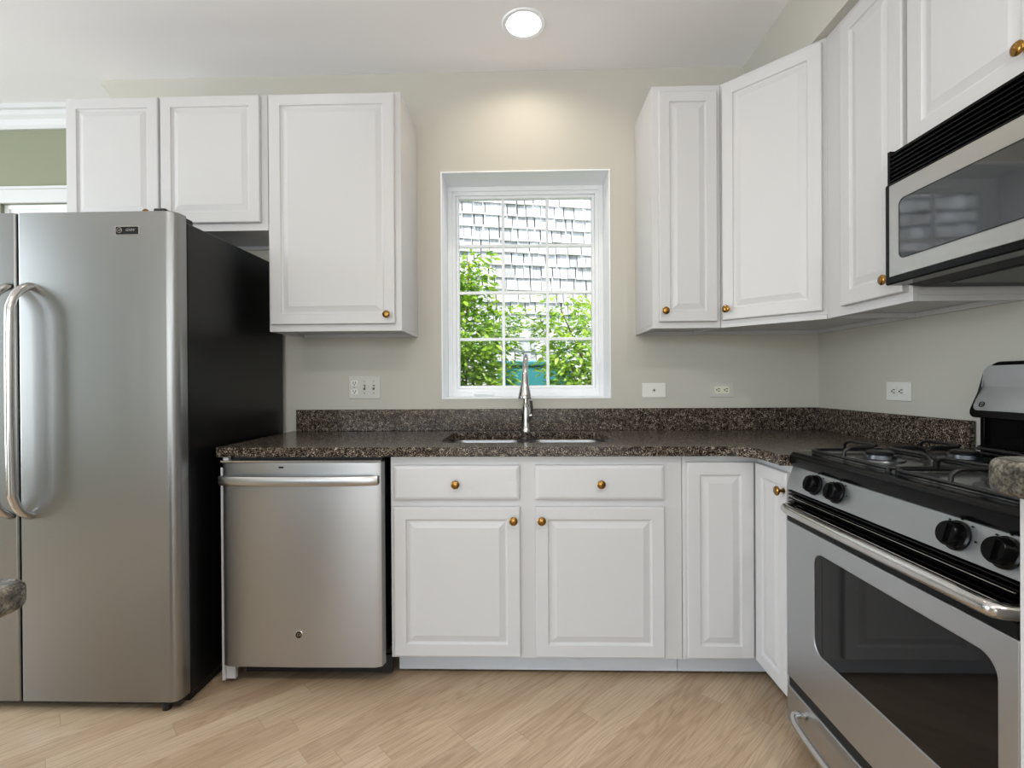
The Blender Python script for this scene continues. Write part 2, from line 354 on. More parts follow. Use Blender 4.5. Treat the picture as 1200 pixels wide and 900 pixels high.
# ------------------------------------------------------------------ recessed light over the sink and unseen ceiling lamps, rear pair added
for i, (x, y, e) in enumerate(CANS_AND_FILL):
    if i == 0:
        t = thing('recessed_light', 'round white recessed downlight glowing in the ceiling above the sink window', 'ceiling light', (x, y, ZC))
        bm = bmesh.new(); lathe(bm, [(.074, .004), (.078, -.003), (.092, -.005), (.096, -.001), (.096, .0)], (0, 0, 0), (0, 0, 1), 40, False); link('trim_ring', bm, TRIM, t, 50)
        bm = bmesh.new(); lathe(bm, [(.076, -.002), (.070, .03), (.060, .065), (.052, .085)], (0, 0, 0), (0, 0, 1), 40, False); link('reflector', bm, TRIM, t, 50)
        bm = bmesh.new(); lathe(bm, [(.001, .070), (.030, .071), (.045, .078), (.052, .09)], (0, 0, 0), (0, 0, 1), 32, False); link('lamp', bm, EMIT, t, 50)
    d = bpy.data.lights.new('downlight', 'AREA'); d.shape = 'DISK'; d.size = .09 if i == 0 else .12; d.energy = e; d.color = (1, .86, .70) if i == 0 else (1, .97, .93)
    d.spread = math.radians(150 if i == 0 else 160)
    o = bpy.data.objects.new('downlight', d); COL.objects.link(o); o.location = (x, y, ZC + (.022 if i == 0 else -.004))

# ------------------------------------------------------------------ cabinet pieces (local: front faces -Y, x to the right)
def door(parent, name, x0, x1, z0, z1, y=0., t=.02, fw=.046, panel=True):
    bm = bmesh.new(); yf = y - t
    if panel: steps = [(0, y), (0, yf + .004), (.0015, yf + .0012), (.004, yf), (fw, yf), (fw + .003, yf + .0055), (fw + .007, yf + .0075), (fw + .011, yf + .0075), (fw + .014, yf + .0065), (fw + .030, yf + .0022), (fw + .033, yf + .0012)]
    else: steps = [(0, y), (0, yf + .007), (.003, yf + .0035), (.009, yf + .001), (.013, yf)]
    prev = None
    for ins, yy in steps:
        vs = [bm.verts.new(p) for p in ((x0 + ins, yy, z0 + ins), (x1 - ins, yy, z0 + ins), (x1 - ins, yy, z1 - ins), (x0 + ins, yy, z1 - ins))]
        if prev: ring_face(bm, prev, vs)
        else: bm.faces.new(vs)
        prev = vs
    bm.faces.new(prev)
    return link(name, bm, WHITE, parent)
def knob(parent, x, y, z):
    bm = bmesh.new(); lathe(bm, [(.009, 0), (.009, .003), (.0055, .005), (.005, .013), (.010, .017), (.0155, .021), (.0160, .025), (.013, .0285), (.006, .030), (.0001, .0305)], (x, y, z), (0, -1, 0), 20)
    o = link('knob', bm, BRASS, parent, 40); o['label'] = 'brass knob'; return o
def carcass(parent, x0, x1, z0, z1, depth, openings, rec=.018):
    """cabinet body: box recessed at the bottom, with face frame in front"""
    bm = bmesh.new()
    box(bm, x0, x1, .019, depth, z0 + rec, z1)          # case
    box(bm, x0, x0 + .016, .019, depth, z0, z0 + rec); box(bm, x1 - .016, x1, .019, depth, z0, z0 + rec)
    box(bm, x0 + .016, x1 - .016, depth - .016, depth, z0, z0 + rec)
    box(bm, x0, x1, 0, .019, z0, z1)                    # face frame
    return link('body', bm, WHITE, parent, bevel=.0015)

UG = None
# over-fridge cabinet
t = thing('wall_cabinet', 'short white two-door wall cabinet above the refrigerator', 'cabinet', (-2.03, -.324, 1.824))
carcass(t, 0, .904, 0, .596, .322, None)
d1 = door(t, 'door', .010, .424, .032, .588); knob(d1, .385, -.02, .072)
d2 = door(t, 'door', .434, .876, .032, .588); knob(d2, .47, -.02, .072)
# tall cabinet
t = thing('wall_cabinet', 'tall white single-door wall cabinet left of the window', 'cabinet', (-1.124, -.324, 1.376))
carcass(t, 0, .588, 0, 1.046, .322, None)
d1 = door(t, 'door', .014, .561, .030, 1.034); knob(d1, .530, -.02, .068)
# narrow cabinet
t = thing('wall_cabinet', 'narrow white single-door wall cabinet just right of the window', 'cabinet', (.556, -.324, 1.376))
carcass(t, 0, .293, 0, 1.046, .322, None)
d1 = door(t, 'door', .027, .274, .027, 1.014, fw=.044); knob(d1, .047, -.02, .072)
# diagonal cabinet
t = thing('corner_wall_cabinet', 'white wall cabinet set diagonally across the room corner', 'cabinet', (.85, -.324, 1.376))
A = Vector((0, 0)); Bq = Vector((.28, -.286)); dl = (Bq - A).length; ang = math.atan2(Bq.y, Bq.x); u = (Bq - A).normalized(); nrm = Vector((-u.y, u.x))  # inward
def inset_poly(e): return [(A.x + nrm.x * e, A.y + nrm.y * e), (.001, .318), (.603, .318), (.603, -.285), (Bq.x + nrm.x * e, Bq.y + nrm.y * e)]
bm = bmesh.new()
prism(bm, [(0, 0), (0, .322), (.604, .322), (.604, -.286), (.28, -.286)], 2, .018, 1.046)
fr = [A, Bq, Bq + nrm * .019, A + nrm * .019]
prism(bm, [tuple(p) for p in fr], 2, 0, .018)
box(bm, 0, .604, .306, .322, 0, .018); box(bm, .588, .604, -.286, .306, 0, .018)
link('body', bm, WHITE, t, bevel=.0012)
dt = door(t, 'door', .014, dl - .012, .030, 1.028); dt.rotation_euler = (0, 0, ang)
kb = knob(dt, .040, -.02, .074)
# right-run cabinets (front faces -X)
RZ = -PI / 2
t = thing('wall_cabinet', 'white single-door wall cabinet between the corner cabinet and the microwave', 'cabinet', (1.13, -.61, 1.376), RZ)
carcass(t, 0.001, .405, 0, 1.046, .324, None)
d1 = door(t, 'door', .105, .390, .030, 1.016, fw=.05); knob(d1, .343, -.02, .075)
t = thing('wall_cabinet', 'white two-door wall cabinet directly above the microwave', 'cabinet', (1.13, -1.016, 1.812), RZ)
carcass(t, 0.001, .79, 0, .61, .324, None, .012)
d1 = door(t, 'door', .004, .388, .006, .585, fw=.052); knob(d1, .350, -.02, .062)
d2 = door(t, 'door', .394, .778, .006, .585, fw=.052); knob(d2, .432, -.02, .062)

# ------------------------------------------------------------------ base cabinets
ZT = .906; CT = .036; ZU = ZT - CT
t = thing('sink_base_cabinet', 'white base cabinet under the sink with two drawer fronts over two doors', 'cabinet', (-.512, -.61, 0))
bm = bmesh.new(); box(bm, 0, 1.10, .019, .58, .10, .655); box(bm, 0, .10, .019, .58, .655, ZU); box(bm, 1.0, 1.10, .019, .58, .655, ZU); box(bm, 0, 1.10, 0, .019, .10, ZU); link('body', bm, WHITE, t, bevel=.0015)
KICK = mat('toe_kick_paint', (206, 209, 213), .5)
link('toe_kick', B(.012, 1.10, .065, .080, .018, .10), KICK, t)
for x0, x1, kx, dk in ((.014, .492, .252, .468), (.550, 1.031, .794, .573)):
    a = door(t, 'drawer', x0, x1, .705, .835, panel=False); knob(a, kx, -.02, .767)
    a = door(t, 'door', x0, x1, .113, .678); knob(a, dk, -.02, .631)
t = thing('corner_base_cabinet', 'white corner base cabinet with two doors meeting at an inside corner', 'cabinet', (.59, -.61, 0))
bm = bmesh.new(); prism(bm, [(0, 0), (.28, 0), (.28, -.243), (.86, -.243), (.86, .58), (0, .58)], 2, .10, ZU); link('body', bm, WHITE, t, bevel=.0015)
bm = bmesh.new(); box(bm, 0, .36, .065, .080, .018, .10); box(bm, .345, .36, -.243, .065, .018, .10); link('toe_kick', bm, KICK, t)
door(t, 'door', .013, .2595, .113, .845)
d2 = door(t, 'door', .0225, .238, .113, .845, fw=.044); d2.location = (.28, 0, 0); d2.rotation_euler = (0, 0, RZ)
knob(d2, .227, -.02, .785)

# ------------------------------------------------------------------ countertop
def arc(cx, cy, r, a0, a1, n=8): return [(cx + r * math.cos(math.radians(a0 + (a1 - a0) * k / n)), cy + r * math.sin(math.radians(a0 + (a1 - a0) * k / n))) for k in range(n + 1)]
CX0 = -1.176
outer = [(CX0, -.002), (CX0, -.645 + .02)] + arc(CX0 + .02, -.625, .02, 180, 270, 4)[1:] + arc(.83 - .10, -.645 - .10, .10, 90, 0) + [(.83, -.8535), (1.452, -.8535), (1.452, -.002)]
SH = rrect(-.345, .362, -.508, -.105, .055, 6)
t = thing('countertop', 'L-shaped dark brown speckled granite countertop with a sink cutout', 'countertop', (0, 0, 0))
bm = bmesh.new(); slab(bm, outer, [SH], 2, ZU, ZT); link('slab', bm, GRAN, t, bevel=.009, segs=3)
bm = bmesh.new(); prism(bm, [(-1.152, -.022), (1.452, -.022), (1.452, -.8535), (1.432, -.8535), (1.432, -.0225 - .0), (1.452, -.002), (-1.152, -.002)][:0] or [(-1.152, -.002), (-1.152, -.022), (1.432, -.022), (1.432, -.8535), (1.452, -.8535), (1.452, -.002)], 2, ZT, 1.014)
link('backsplash', bm, GRAN, t, bevel=.003)

# sink
t = thing('kitchen_sink', 'double-bowl stainless steel sink set under the granite counter', 'sink', (.0085, -.3065, ZU))
def bowl(x0, x1, y0, y1, dp, r):
    bm = bmesh.new(); rings = []
    for ins, z, rr in ((-.016, -.0008, r + .01), (0, -.0008, r), (.003, -.010, r), (.008, -dp + .03, r), (.016, -dp + .008, r), (.035, -dp, r * .8), (.10, -dp - .003, r * .5)):
        rings.append([bm.verts.new((x, y, z)) for x, y in rrect(x0 + ins, x1 - ins, y0 + ins, y1 - ins, max(rr - ins * .3, .01), 6)])
    for i in range(len(rings) - 1): ring_face(bm, rings[i], rings[i + 1])
    bm.faces.new(rings[-1]); return bm
b1 = link('bowl', bowl(-.349, -.014, -.196, .196, .20, .06), SINKM, t, 50); b2 = link('bowl', bowl(.014, .349, -.196, .196, .20, .06), SINKM, t, 50)
for b, x in ((b1, -.18), (b2, .18)):
    bm = bmesh.new(); lathe(bm, [(.045, 0), (.045, .003), (.035, .004), (.028, .001), (.001, .001)], (x, 0, -.204), (0, 0, 1), 24); link('drain', bm, CHROME, b, 40)
# faucet
t = thing('kitchen_faucet', 'brushed steel gooseneck pull-down faucet behind the sink', 'faucet', (.006, -.062, ZT))
bm = bmesh.new(); lathe(bm, [(.027, 0), (.027, .004), (.023, .010), (.0215, .05), (.0205, .11), (.017, .125), (.014, .14)], (0, 0, 0), (0, 0, 1), 28); link('base', bm, CHROME, t, 40)
pts = [(0, 0, .13), (0, 0, .20), (0, -.004, .25), (0, -.02, .31), (0, -.052, .352), (0, -.095, .365), (0, -.135, .348), (-.002, -.162, .31), (-.003, -.172, .28)]
bm = bmesh.new(); tube(bm, smoothpath(pts, 5), .0125, 16); link('spout', bm, CHROME, t, 40)
bm = bmesh.new(); lathe(bm, [(.0135, 0), (.015, .01), (.0165, .04), (.0215, .07), (.028, .10), (.0305, .115), (.030, .118), (.018, .1185)], (-.003, -.172, .284), (-.02, -.10, -1), 28); link('spray_head', bm, CHROME, t, 40)
bm = bmesh.new(); lathe(bm, [(.012, 0), (.013, .02), (.013, .028)], (.002, 0, .075), (1, 0, .15), 16); tube(bm, smoothpath([(.024, 0, .07), (.026, -.006, .10), (.026, -.012, .135), (.024, -.02, .155)], 4), [.009] * 8 + [.008] * 4 + [.006], 12); link('lever', bm, CHROME, t, 40)

# ------------------------------------------------------------------ dishwasher and its end panel
t = thing('end_panel', 'thin white end panel between the refrigerator and the dishwasher', 'panel', (-1.1555, -.635, 0))
bm = bmesh.new(); box(bm, 0, .010, 0, .60, .02, ZU - .001); box(bm, 0, .044, .012, .028, .02, .10); box(bm, 0, .03, .0, .02, .83, ZU - .001); link('board', bm, WHITE, t)
t = thing('dishwasher', 'stainless steel front dishwasher with a bar handle under the counter', 'dishwasher', (-1.142, -.665, 0))
link('tub', B(.006, .60, .05, .62, .10, ZU - .004), BLACKM, t)
W = .612
bm = bmesh.new(); prism(bm, [(0, .04), (.006, .012), (.03, .003), (W / 2, 0), (W - .03, .003), (W - .006, .012), (W, .04)], 2, .088, .852); link('door', bm, STEEL, t, 30, bevel=.002)
link('top_strip', B(.004, W - .004, .002, .05, .8535, .860), HANDLE, t)
bm = bmesh.new(); n = 24; A1 = []
path = []
for k in range(n + 1):
    s = k / n; x = .006 + (W - .018) * s; y = -.012 - .026 * math.sin(PI * s) ** .45; path.append((x, y))
pr = []
for x, y in path:
    pr.append([bm.verts.new(p) for p in ((x, y, .771), (x, y - .004, .776), (x, y - .005, .788), (x, y - .004, .801), (x, y, .806), (x, y + .009, .804), (x, y + .009, .773))])
for i in range(n): ring_face(bm, pr[i], pr[i + 1])
bm.faces.new(pr[0]); bm.faces.new(pr[-1])
box(bm, .006, .030, -.012, .014, .775, .803); box(bm, W - .036, W - .012, -.012, .014, .775, .803)
link('handle', bm, STEELH, t, 45)
link('toe_plate', B(.045, W + .01, .09, .105, .02, .088), BLACKM, t)
link('vent_mark', B(.225, .243, -.0015, .0005, .832, .838), SLOT, t)
def badge(parent, x, y, z, r, txt='GE', rot=(PI / 2, 0, 0), dr=(0, -1, 0)):
    bm = bmesh.new(); lathe(bm, [(r, 0), (r, .0022), (r * .93, .003), (r * .80, .003), (r * .78, .002)], (x, y, z), dr, 32, False); lathe(bm, [(r * .8, .0), (r * .8, .0018), (.0001, .0018)], (x, y, z), dr, 32); o = link('badge', bm, HANDLE, parent, 40)
    d = Vector(dr)
    bm = bmesh.new(); lathe(bm, [(r * .77, .0), (r * .77, .0022), (.0001, .0022)], (x, y, z), dr, 32); link('badge_disc', bm, SLOT, o, 40)
    p = Vector((x, y, z)) + d * .0024; text('monogram', txt, r * 1.05, HANDLE, o, p, rot, .0002, .3); return o
badge(t, .297, .0005, .212, .0155)

# ------------------------------------------------------------------ refrigerator
t = thing('refrigerator', 'side-by-side stainless steel refrigerator with black sides and curved bar handles', 'refrigerator', (-2.12, -.735, 0))
bm = bmesh.new(); box(bm, 0, .912, 0, .70, .03, 1.728); link('cabinet', bm, BLACKS, t, bevel=.006)
bm = bmesh.new(); box(bm, .012, .90, .012, .66, .0, .03); link('base_grille', bm, BLACKM, t)
def fdoor(x0, x1, rl, rr, nm):
    pts = [(x0, 0), (x0, -.062 + rl)] + arc(x0 + rl, -.062 + rl, rl, 180, 270, 8)[1:] + arc(x1 - rr, -.062 + rr, rr, 270, 360, 8) + [(x1, 0)]
    bm = bmesh.new(); prism(bm, [(x, y - .006) for x, y in pts], 2, .042, 1.748); return link(nm, bm, STEELF, t, 30, bevel=.003)
dL = fdoor(0, .350, .03, .008, 'freezer_door'); dR = fdoor(.3575, .915, .008, .034, 'door')
link('gasket', B(.004, .911, -.005, -.0005, .045, 1.74), BLACKM, t)
for dd, x in ((dL, .331), (dR, .402)):
    pts = [(x, -.068, 1.492), (x - .0, -.085, 1.485), (x - .002, -.112, 1.462), (x - .004, -.128, 1.425), (x - .004, -.134, 1.37), (x - .004, -.136, 1.09), (x - .004, -.134, .81), (x - .004, -.128, .765), (x - .002, -.112, .725), (x, -.085, .700), (x, -.068, .692)]
    bm = bmesh.new(); tube(bm, smoothpath(pts, 5), .0135, 16); link('handle', bm, HANDLE, dd, 40)
for x in (.10, .82):
    bm = bmesh.new(); box(bm, x, x + .075, -.045, .06, 1.7285, 1.752); box(bm, x + .01, x + .05, -.055, -.02, 1.748, 1.762); link('hinge_cover', bm, BLACKM, t, bevel=.005)
bm = bmesh.new(); prism(bm, rrect(.708, .794, 1.664, 1.696, .004, 3), 1, -.0705, -.066); bo = link('badge', bm, HANDLE, dR, 30)
bm = bmesh.new(); prism(bm, rrect(.711, .789, 1.667, 1.693, .003, 3), 1, -.0715, -.066); b2 = link('badge_plate', bm, SLOT, bo, 30)
bm = bmesh.new(); lathe(bm, [(.0095, 0), (.0095, .0012), (.0080, .0012), (.0080, 0)], (.724, -.0715, 1.681), (0, -1, 0), 24, False)
link('monogram_ring', bm, HANDLE, bo, 40); text('monogram', 'GE', .010, HANDLE, bo, (.724, -.0718, 1.681), (PI / 2, 0, 0), .0003, .3); text('lettering', 'GNW', .013, HANDLE, bo, (.762, -.0718, 1.681), (PI / 2, 0, 0), .0003, .2)
for x in (.85, .06):
    bm = bmesh.new(); lathe(bm, [(.014, 0), (.014, .028)], (x, -.035, 0), (0, 0, 1), 16); link('leveling_foot', bm, BLACKM, t, 40)
link('front_skirt', B(.005, .905, -.045, .0, .022, .041), BLACKM, t, bevel=.004)

# ------------------------------------------------------------------ range (local: front -Y -> world -X)
t = thing('gas_range', 'stainless steel freestanding gas range with black cooktop', 'range', (.845, -.860, 0), RZ)
RW = .758
bm = bmesh.new(); box(bm, 0.003, RW - .003, .035, .585, .05, .80); box(bm, .003, RW - .003, .05, .585, .80, .885); link('body', bm, BLACKS, t)
for x in (.04, .72):
    for y in (.07, .53):
        bm = bmesh.new(); lathe(bm, [(.016, 0), (.016, .052)], (x, y, 0), (0, 0, 1), 14); link('leg', bm, BLACKM, t, 40)
# storage drawer
bm = bmesh.new(); prism(bm, [(.0, .05), (.0, .166), (.034, .166), (.034, .05)], 0, .002, RW - .002); dr = link('storage_drawer', bm, STEELR, t, bevel=.004)
pts = [(.105, .0, .128), (.10, -.018, .130), (.105, -.034, .126), (.14, -.042, .118), (.25, -.045, .112), (.38, -.046, .110), (.51, -.045, .112), (.62, -.042, .118), (.655, -.034, .126), (.66, -.018, .130), (.655, 0, .128)]
bm = bmesh.new(); tube(bm, smoothpath(pts, 5), .0105, 12); link('handle', bm, HANDLE, dr, 40)
link('drawer_gap', B(.006, RW - .006, .006, .036, .166, .198), BLACKM, t)
# oven door : steel face with window hole
bm = bmesh.new(); win = rrect(.152, .716, .352, .645, .04, 8)
slab(bm, [(.002, .198), (RW - .002, .198), (RW - .002, .698), (.002, .698)], [win], 1, 0, .03); od = link('oven_door', bm, STEELR, t, bevel=.003)
bm = bmesh.new(); prism(bm, rrect(.150, .718, .350, .647, .041, 8), 1, .003, .022); link('window', bm, DGLASS, od)
bm = bmesh.new(); box(bm, .002, RW - .002, .001, .03, .6985, .728); link('door_top', bm, BLACK, od, bevel=.004)
pts = [(.046, .003, .742), (.046, -.014, .744), (.053, -.028, .745), (.072, -.035, .745), (.12, -.037, .745), (.38, -.038, .745), (.64, -.037, .745), (.730, -.037, .745), (.748, -.032, .745), (.755, -.016, .744), (.755, .003, .742)]
bm = bmesh.new(); tube(bm, [Vector((p.x, p.y, p.z + .004)) for p in smoothpath(pts, 5)], .0145, 16); link('handle', bm, HANDLE, od, 40)
# vent trim with louvres
bm = bmesh.new(); box(bm, .003, RW - .003, .024, .05, .728, .803)
for z in (.733, .744, .756, .768, .780, .791): prism(bm, [(.004, z), (.004, z + .003), (.026, z + .008), (.026, z + .003)], 0, .006, RW - .006)
link('vent_trim', bm, BLACK, t)
for z in (.748, .776):
    link('vent_glint', B(.012, RW - .012, .001, .004, z, z + .0016), HANDLE, t)  # thin bright rods standing in for glints on the louvres
bm = bmesh.new(); prism(bm, [(.0, .800), (.022, .872), (.05, .872), (.05, .800)], 0, .0, RW); cp = link('control_panel', bm, STEELR, t, bevel=.002)
nd = Vector((0, -.072, .022)).normalized()
for x in (.145, .245, .622, .722):
    c = Vector((x, .011, .838))
    bm = bmesh.new(); lathe(bm, [(.030, 0), (.030, .004), (.026, .006), (.0245, .022), (.022, .026), (.0001, .026)], c, nd, 28)
    up = Vector((0, .022, .072)).normalized()
    # grip ridge
    a = c + nd * .02; r = .0185
    vs = []
    for su in (-1, 1):
        for sx in (-1, 1):
            for h in (0, .012): vs.append(bm.verts.new(a + Vector((sx * .006, 0, 0)) + up * su * r + nd * h))
    idx = [(0, 1, 3, 2), (4, 6, 7, 5), (0, 4, 5, 1), (2, 3, 7, 6), (0, 2, 6, 4), (1, 5, 7, 3)]
    for f in idx: bm.faces.new([vs[i] for i in f])
    k = link('knob', bm, BLACK, cp, 40)
    for aa in (215, 180, 130, 90, 50, 0):
        q = c + Vector((math.cos(math.radians(aa)) * .040, 0, 0)) + up * math.sin(math.radians(aa)) * .034 + nd * .0006
        rr = .0022
        bm = bmesh.new(); vs = [bm.verts.new(q + Vector((sx * rr * 1.4, 0, 0)) + up * sz * rr * .8) for sx, sz in ((-1, -1), (1, -1), (1, 1), (-1, 1))]; bm.faces.new(vs); link('dial_mark', bm, SLOT, cp)
# cooktop
bm = bmesh.new(); prism(bm, [(.016, .873), (.010, .885), (.012, .908), (.022, .918), (.60, .918), (.60, .873)], 0, -.0, RW); link('cooktop', bm, BLACK, t, bevel=.004)
ck = bmesh.new(); prism(ck, rrect(.03, RW - .03, .06, .50, .03, 5), 2, .9185, .9195); cw = link('burner_well', ck, mat('grey_enamel', (70, 71, 73), .15), t)
for bx in (.19, .57):
    for by in (.165, .40):
        bm = bmesh.new(); lathe(bm, [(.060, 0), (.058, .004), (.040, .006), (.038, .016), (.030, .017)], (bx, by, .9195), (0, 0, 1), 28); bo = link('burner', bm, BURN, t, 40)
        bm = bmesh.new(); lathe(bm, [(.033, .0), (.034, .006), (.030, .009), (.0001, .010)], (bx, by, .9365), (0, 0, 1), 28); link('burner_cap', bm, IRON, bo, 40)
for gx0, gx1 in ((.035, .372), (.386, .723)):
    bm = bmesh.new(); zt = .958; rr = .0048; yy0, yy1 = .055, .51
    z0 = .924
    # base frame
    fr = rrect(gx0, gx1, yy0, yy1, .03, 4); pts = [(x, y, z0 + .004) for x, y in fr]; pts.append(pts[0]); tube(bm, pts, rr, 8, False)
    ym = (yy0 + yy1) / 2; tube(bm, [(gx0, ym, z0 + .004), (gx1, ym, z0 + .004)], rr, 8)
    xm = (gx0 + gx1) / 2
    for by in (.165, .40):
        # fingers rise from the frame towards each burner
        for (px, py), (qx, qy) in (((gx0, by), (xm - .028, by)), ((gx1, by), (xm + .028, by)), ((xm, yy0 if by < .3 else yy1), (xm, by + (-.028 if by < .3 else .028))), ((xm, ym), (xm, by + (.028 if by < .3 else -.028)))):
            dx, dy = qx - px, qy - py
            L_ = math.hypot(dx, dy); ux, uy = dx / L_, dy / L_
            P = [(px, py, z0), (px + ux * .002, py + uy * .002, z0 + .022), (px + ux * .014, py + uy * .014, zt - .003), (px + ux * .03, py + uy * .03, zt), (qx, qy, zt), ]
            tube(bm, P, rr, 8)
    for fx in (gx0 + .01, gx1 - .01):
        for fy in (yy0 + .01, yy1 - .01): tube(bm, [(fx, fy, .9195), (fx, fy, z0 + .006)], .007, 8)
    link('grate', bm, IRON, t, 50)
# backguard: black neck and leaning steel console
bm = bmesh.new(); box(bm, .098, RW - .055, .545, .585, .918, 1.05); box(bm, .088, .103, .535, .585, .918, 1.045); box(bm, RW - .06, RW - .045, .535, .585, .918, 1.045); link('backguard_neck', bm, BLACK, t, bevel=.003)
bm = bmesh.new()
def cons(x0, x1, z0, z1, r, yoff, th):
    tl = .30
    pl = [(x0 + .03 * 0 + (0 if True else 0), z0)]
    pts = rrect(x0, x1, z0, z1, r, 6)
    out = []
    for x, z in pts:
        s = (z - z0) / (z1 - z0); xx = x + (.018 * s if x < (x0 + x1) / 2 else -.018 * s)
        out.append((xx, z, s))
    return out
def consmesh(bm, pts, y0, y1, lean, zb):
    A = [bm.verts.new((x, y0 + (z - zb) * lean, z)) for x, z, s in pts]; Bv = [bm.verts.new((x, y1, z)) for x, z, s in pts]
    bm.faces.new(A); bm.faces.new(Bv); ring_face(bm, A, Bv)
consmesh(bm, cons(.078, RW - .045, 1.033, 1.200, .028, 0, 0), .502, .592, .35, 1.035); bg_ = link('backguard', bm, BLACK, t, bevel=.004)
bm = bmesh.new(); consmesh(bm, cons(.091, RW - .058, 1.055, 1.188, .020, 0, 0), .4985 + .008, .53, .35, 1.058); link('console_face', bm, STEELR, bg_, bevel=.001)
bm = bmesh.new(); lathe(bm, [(.0085, 0), (.0085, .0015), (.0068, .0015), (.0068, 0)], (.121, .5115, 1.073), (0, -1, .35), 24, False); link('emblem_ring', bm, SLOT, bg_, 40)
text('monogram', 'GE', .008, SLOT, bg_, (.121, .5105, 1.073), (PI / 2 - .3, 0, 0), .0003, .3)
bm = bmesh.new(); prism(bm, rrect(.30, .46, 1.09, 1.165, .01, 4), 1, .5085 + .012, .53); dsp = link('display', bm, DGLASS, bg_); dsp.rotation_euler = (0, 0, 0)

# ------------------------------------------------------------------ microwave
t = thing('microwave', 'over-the-range stainless microwave with black vent louvres, mounted above the range', 'microwave', (1.05, -1.03, 1.418), RZ)
MW = .765
bm = bmesh.new(); box(bm, .004, MW - .004, .045, .40, .014, .380); link('case', bm, BLACKM, t)
bm = bmesh.new(); prism(bm, [(.045, .014), (.045, .0), (.09, -.006), (.385, -.006), (.40, .006), (.40, .014)], 0, .012, MW - .012); link('underside', bm, BLACKM, t)
for x in (.09, .43): 
    bm = bmesh.new(); box(bm, x, x + .25, .10, .30, -.010, -.0062); link('grease_filter', bm, mat('filter_grey_%d' % int(x * 100), (60, 60, 60), .4, .6), t)
bm = bmesh.new(); box(bm, 0, MW, .012, .045, .288, .382)
for k in range(7): 
    z = .294 + k * .0122; prism(bm, [(.0, z), (-.001, z + .0035), (.014, z + .0105), (.014, z + .006)], 0, .010, MW - .006)
box(bm, 0, .010, -.0015, .012, .288, .382)
link('vent_grille', bm, BLACK, t)
bm = bmesh.new(); box(bm, 0, MW, -.010, .045, .0, .286); fr = link('front_surround', bm, BLACK, t, bevel=.005)
bm = bmesh.new(); slab(bm, [(.020, .020), (.60, .020), (.60, .278), (.020, .278)], [rrect(.060, .545, .066, .226, .018, 6)], 1, -.0125, .004); md_ = link('door', bm, STEELH, t, bevel=.002)
bm = bmesh.new(); prism(bm, rrect(.059, .546, .065, .227, .018, 6), 1, -.0130, .004); link('window', bm, MGLASS, md_)
bm = bmesh.new(); slab(bm, rrect(.057, .548, .063, .229, .019, 6), [rrect(.060, .545, .066, .226, .018, 6)], 1, -.0134, -.012); link('window_gasket', bm, BLACKM, md_)
bm = bmesh.new(); tube(bm, smoothpath([(.575, -.008, .245), (.575, -.035, .235), (.575, -.042, .15), (.575, -.035, .06), (.575, -.008, .05)], 5), .009, 10); link('handle', bm, HANDLE, md_, 40)
bm = bmesh.new(); box(bm, .606, MW - .012, -.012, .004, .020, .278); cpn = link('control_panel', bm, BLACK, t, bevel=.002)
bm = bmesh.new()
for i in range(3):
    for j in range(5): box(bm, .625 + i * .04, .655 + i * .04, -.014, -.012, .04 + j * .032, .062 + j * .032)
link('keypad', bm, mat('grey_keys', (90, 92, 95), .4), cpn)

# ------------------------------------------------------------------ outlets and switches
def recept(bm, x, z, horiz):
    """slots of one receptacle face"""
    s = .0052
    for dx, dz, w_, h_ in ((-.006, .003, .0016, .0055), (.006, .003, .0016, .0055), (0, -.0075, .0028, .0028)):
        if horiz: dx, dz, w_, h_ = dz, -dx, h_, w_
        box(bm, x + dx - w_, x + dx + w_, -.0100, -.0085, z + dz - h_, z + dz + h_)
def plate(name, label, cat, loc, rz, w_, h_, mt, group=None):
    t = thing(name, label, cat, loc, rz); bm = bmesh.new(); prism(bm, rrect(-w_ / 2, w_ / 2, -h_ / 2, h_ / 2, .004, 3), 1, -.006, -.0005); link('cover_plate', bm, mt, t, bevel=.002); return t
t = plate('switch_panel', 'ivory three-gang wall plate with an outlet and two switches left of the window', 'switch', (-.808, 0, 1.1255), 0, .160, .113, PLATEG)
for z in (-.021, .021):
    bm = bmesh.new(); prism(bm, rrect(-.067, -.033, z - .0145, z + .0145, .008, 4), 1, -.0088, -.006); r_ = link('receptacle', bm, PLATE, t)
    bm = bmesh.new(); recept(bm, -.05, z, False); link('slot', bm, SLOT, r_)
for x in (0, .047):
    bm = bmesh.new(); box(bm, x - .005, x + .005, -.008, -.0055, -.012, .012); r_ = link('switch_slot', bm, SLOT, t); bm = bmesh.new(); prism(bm, [(-.006, -.006), (-.017, .004), (-.016, .008), (-.006, .006)], 0, x - .0035, x + .0035); link('toggle', bm, PLATE, r_)
for x in (-.05, 0, .047):
    for z in ((-.030, .030) if x != -.05 else (0,)):
        bm = bmesh.new(); lathe(bm, [(.003, 0), (.003, .0012), (.0001, .0016)], (x, -.006, z), (0, -1, 0), 10)
        link('screw', bm, SCREW, t, 40)
t = plate('jack_plate', 'small blank ivory wall plate with one centre jack right of the window', 'outlet', (.644, 0, 1.1025), 0, .117, .072, PLATE)
bm = bmesh.new(); lathe(bm, [(.009, 0), (.009, .002), (.006, .003), (.0001, .003)], (0, -.006, 0), (0, -1, 0), 16); j = link('jack', bm, PLATEG, t, 40); bm = bmesh.new(); box(bm, -.003, .003, -.0105, -.008, -.004, .004); link('jack_hole', bm, SLOT, j)
def duplex(t, mt):
    for x in (-.0195, .0195):
        bm = bmesh.new(); prism(bm, rrect(x - .0155, x + .0155, -.0165, .0165, .009, 4), 1, -.0088, -.006); r_ = link('receptacle', bm, mt, t); bm = bmesh.new(); recept(bm, x, 0, True); link('slot', bm, SLOT, r_)
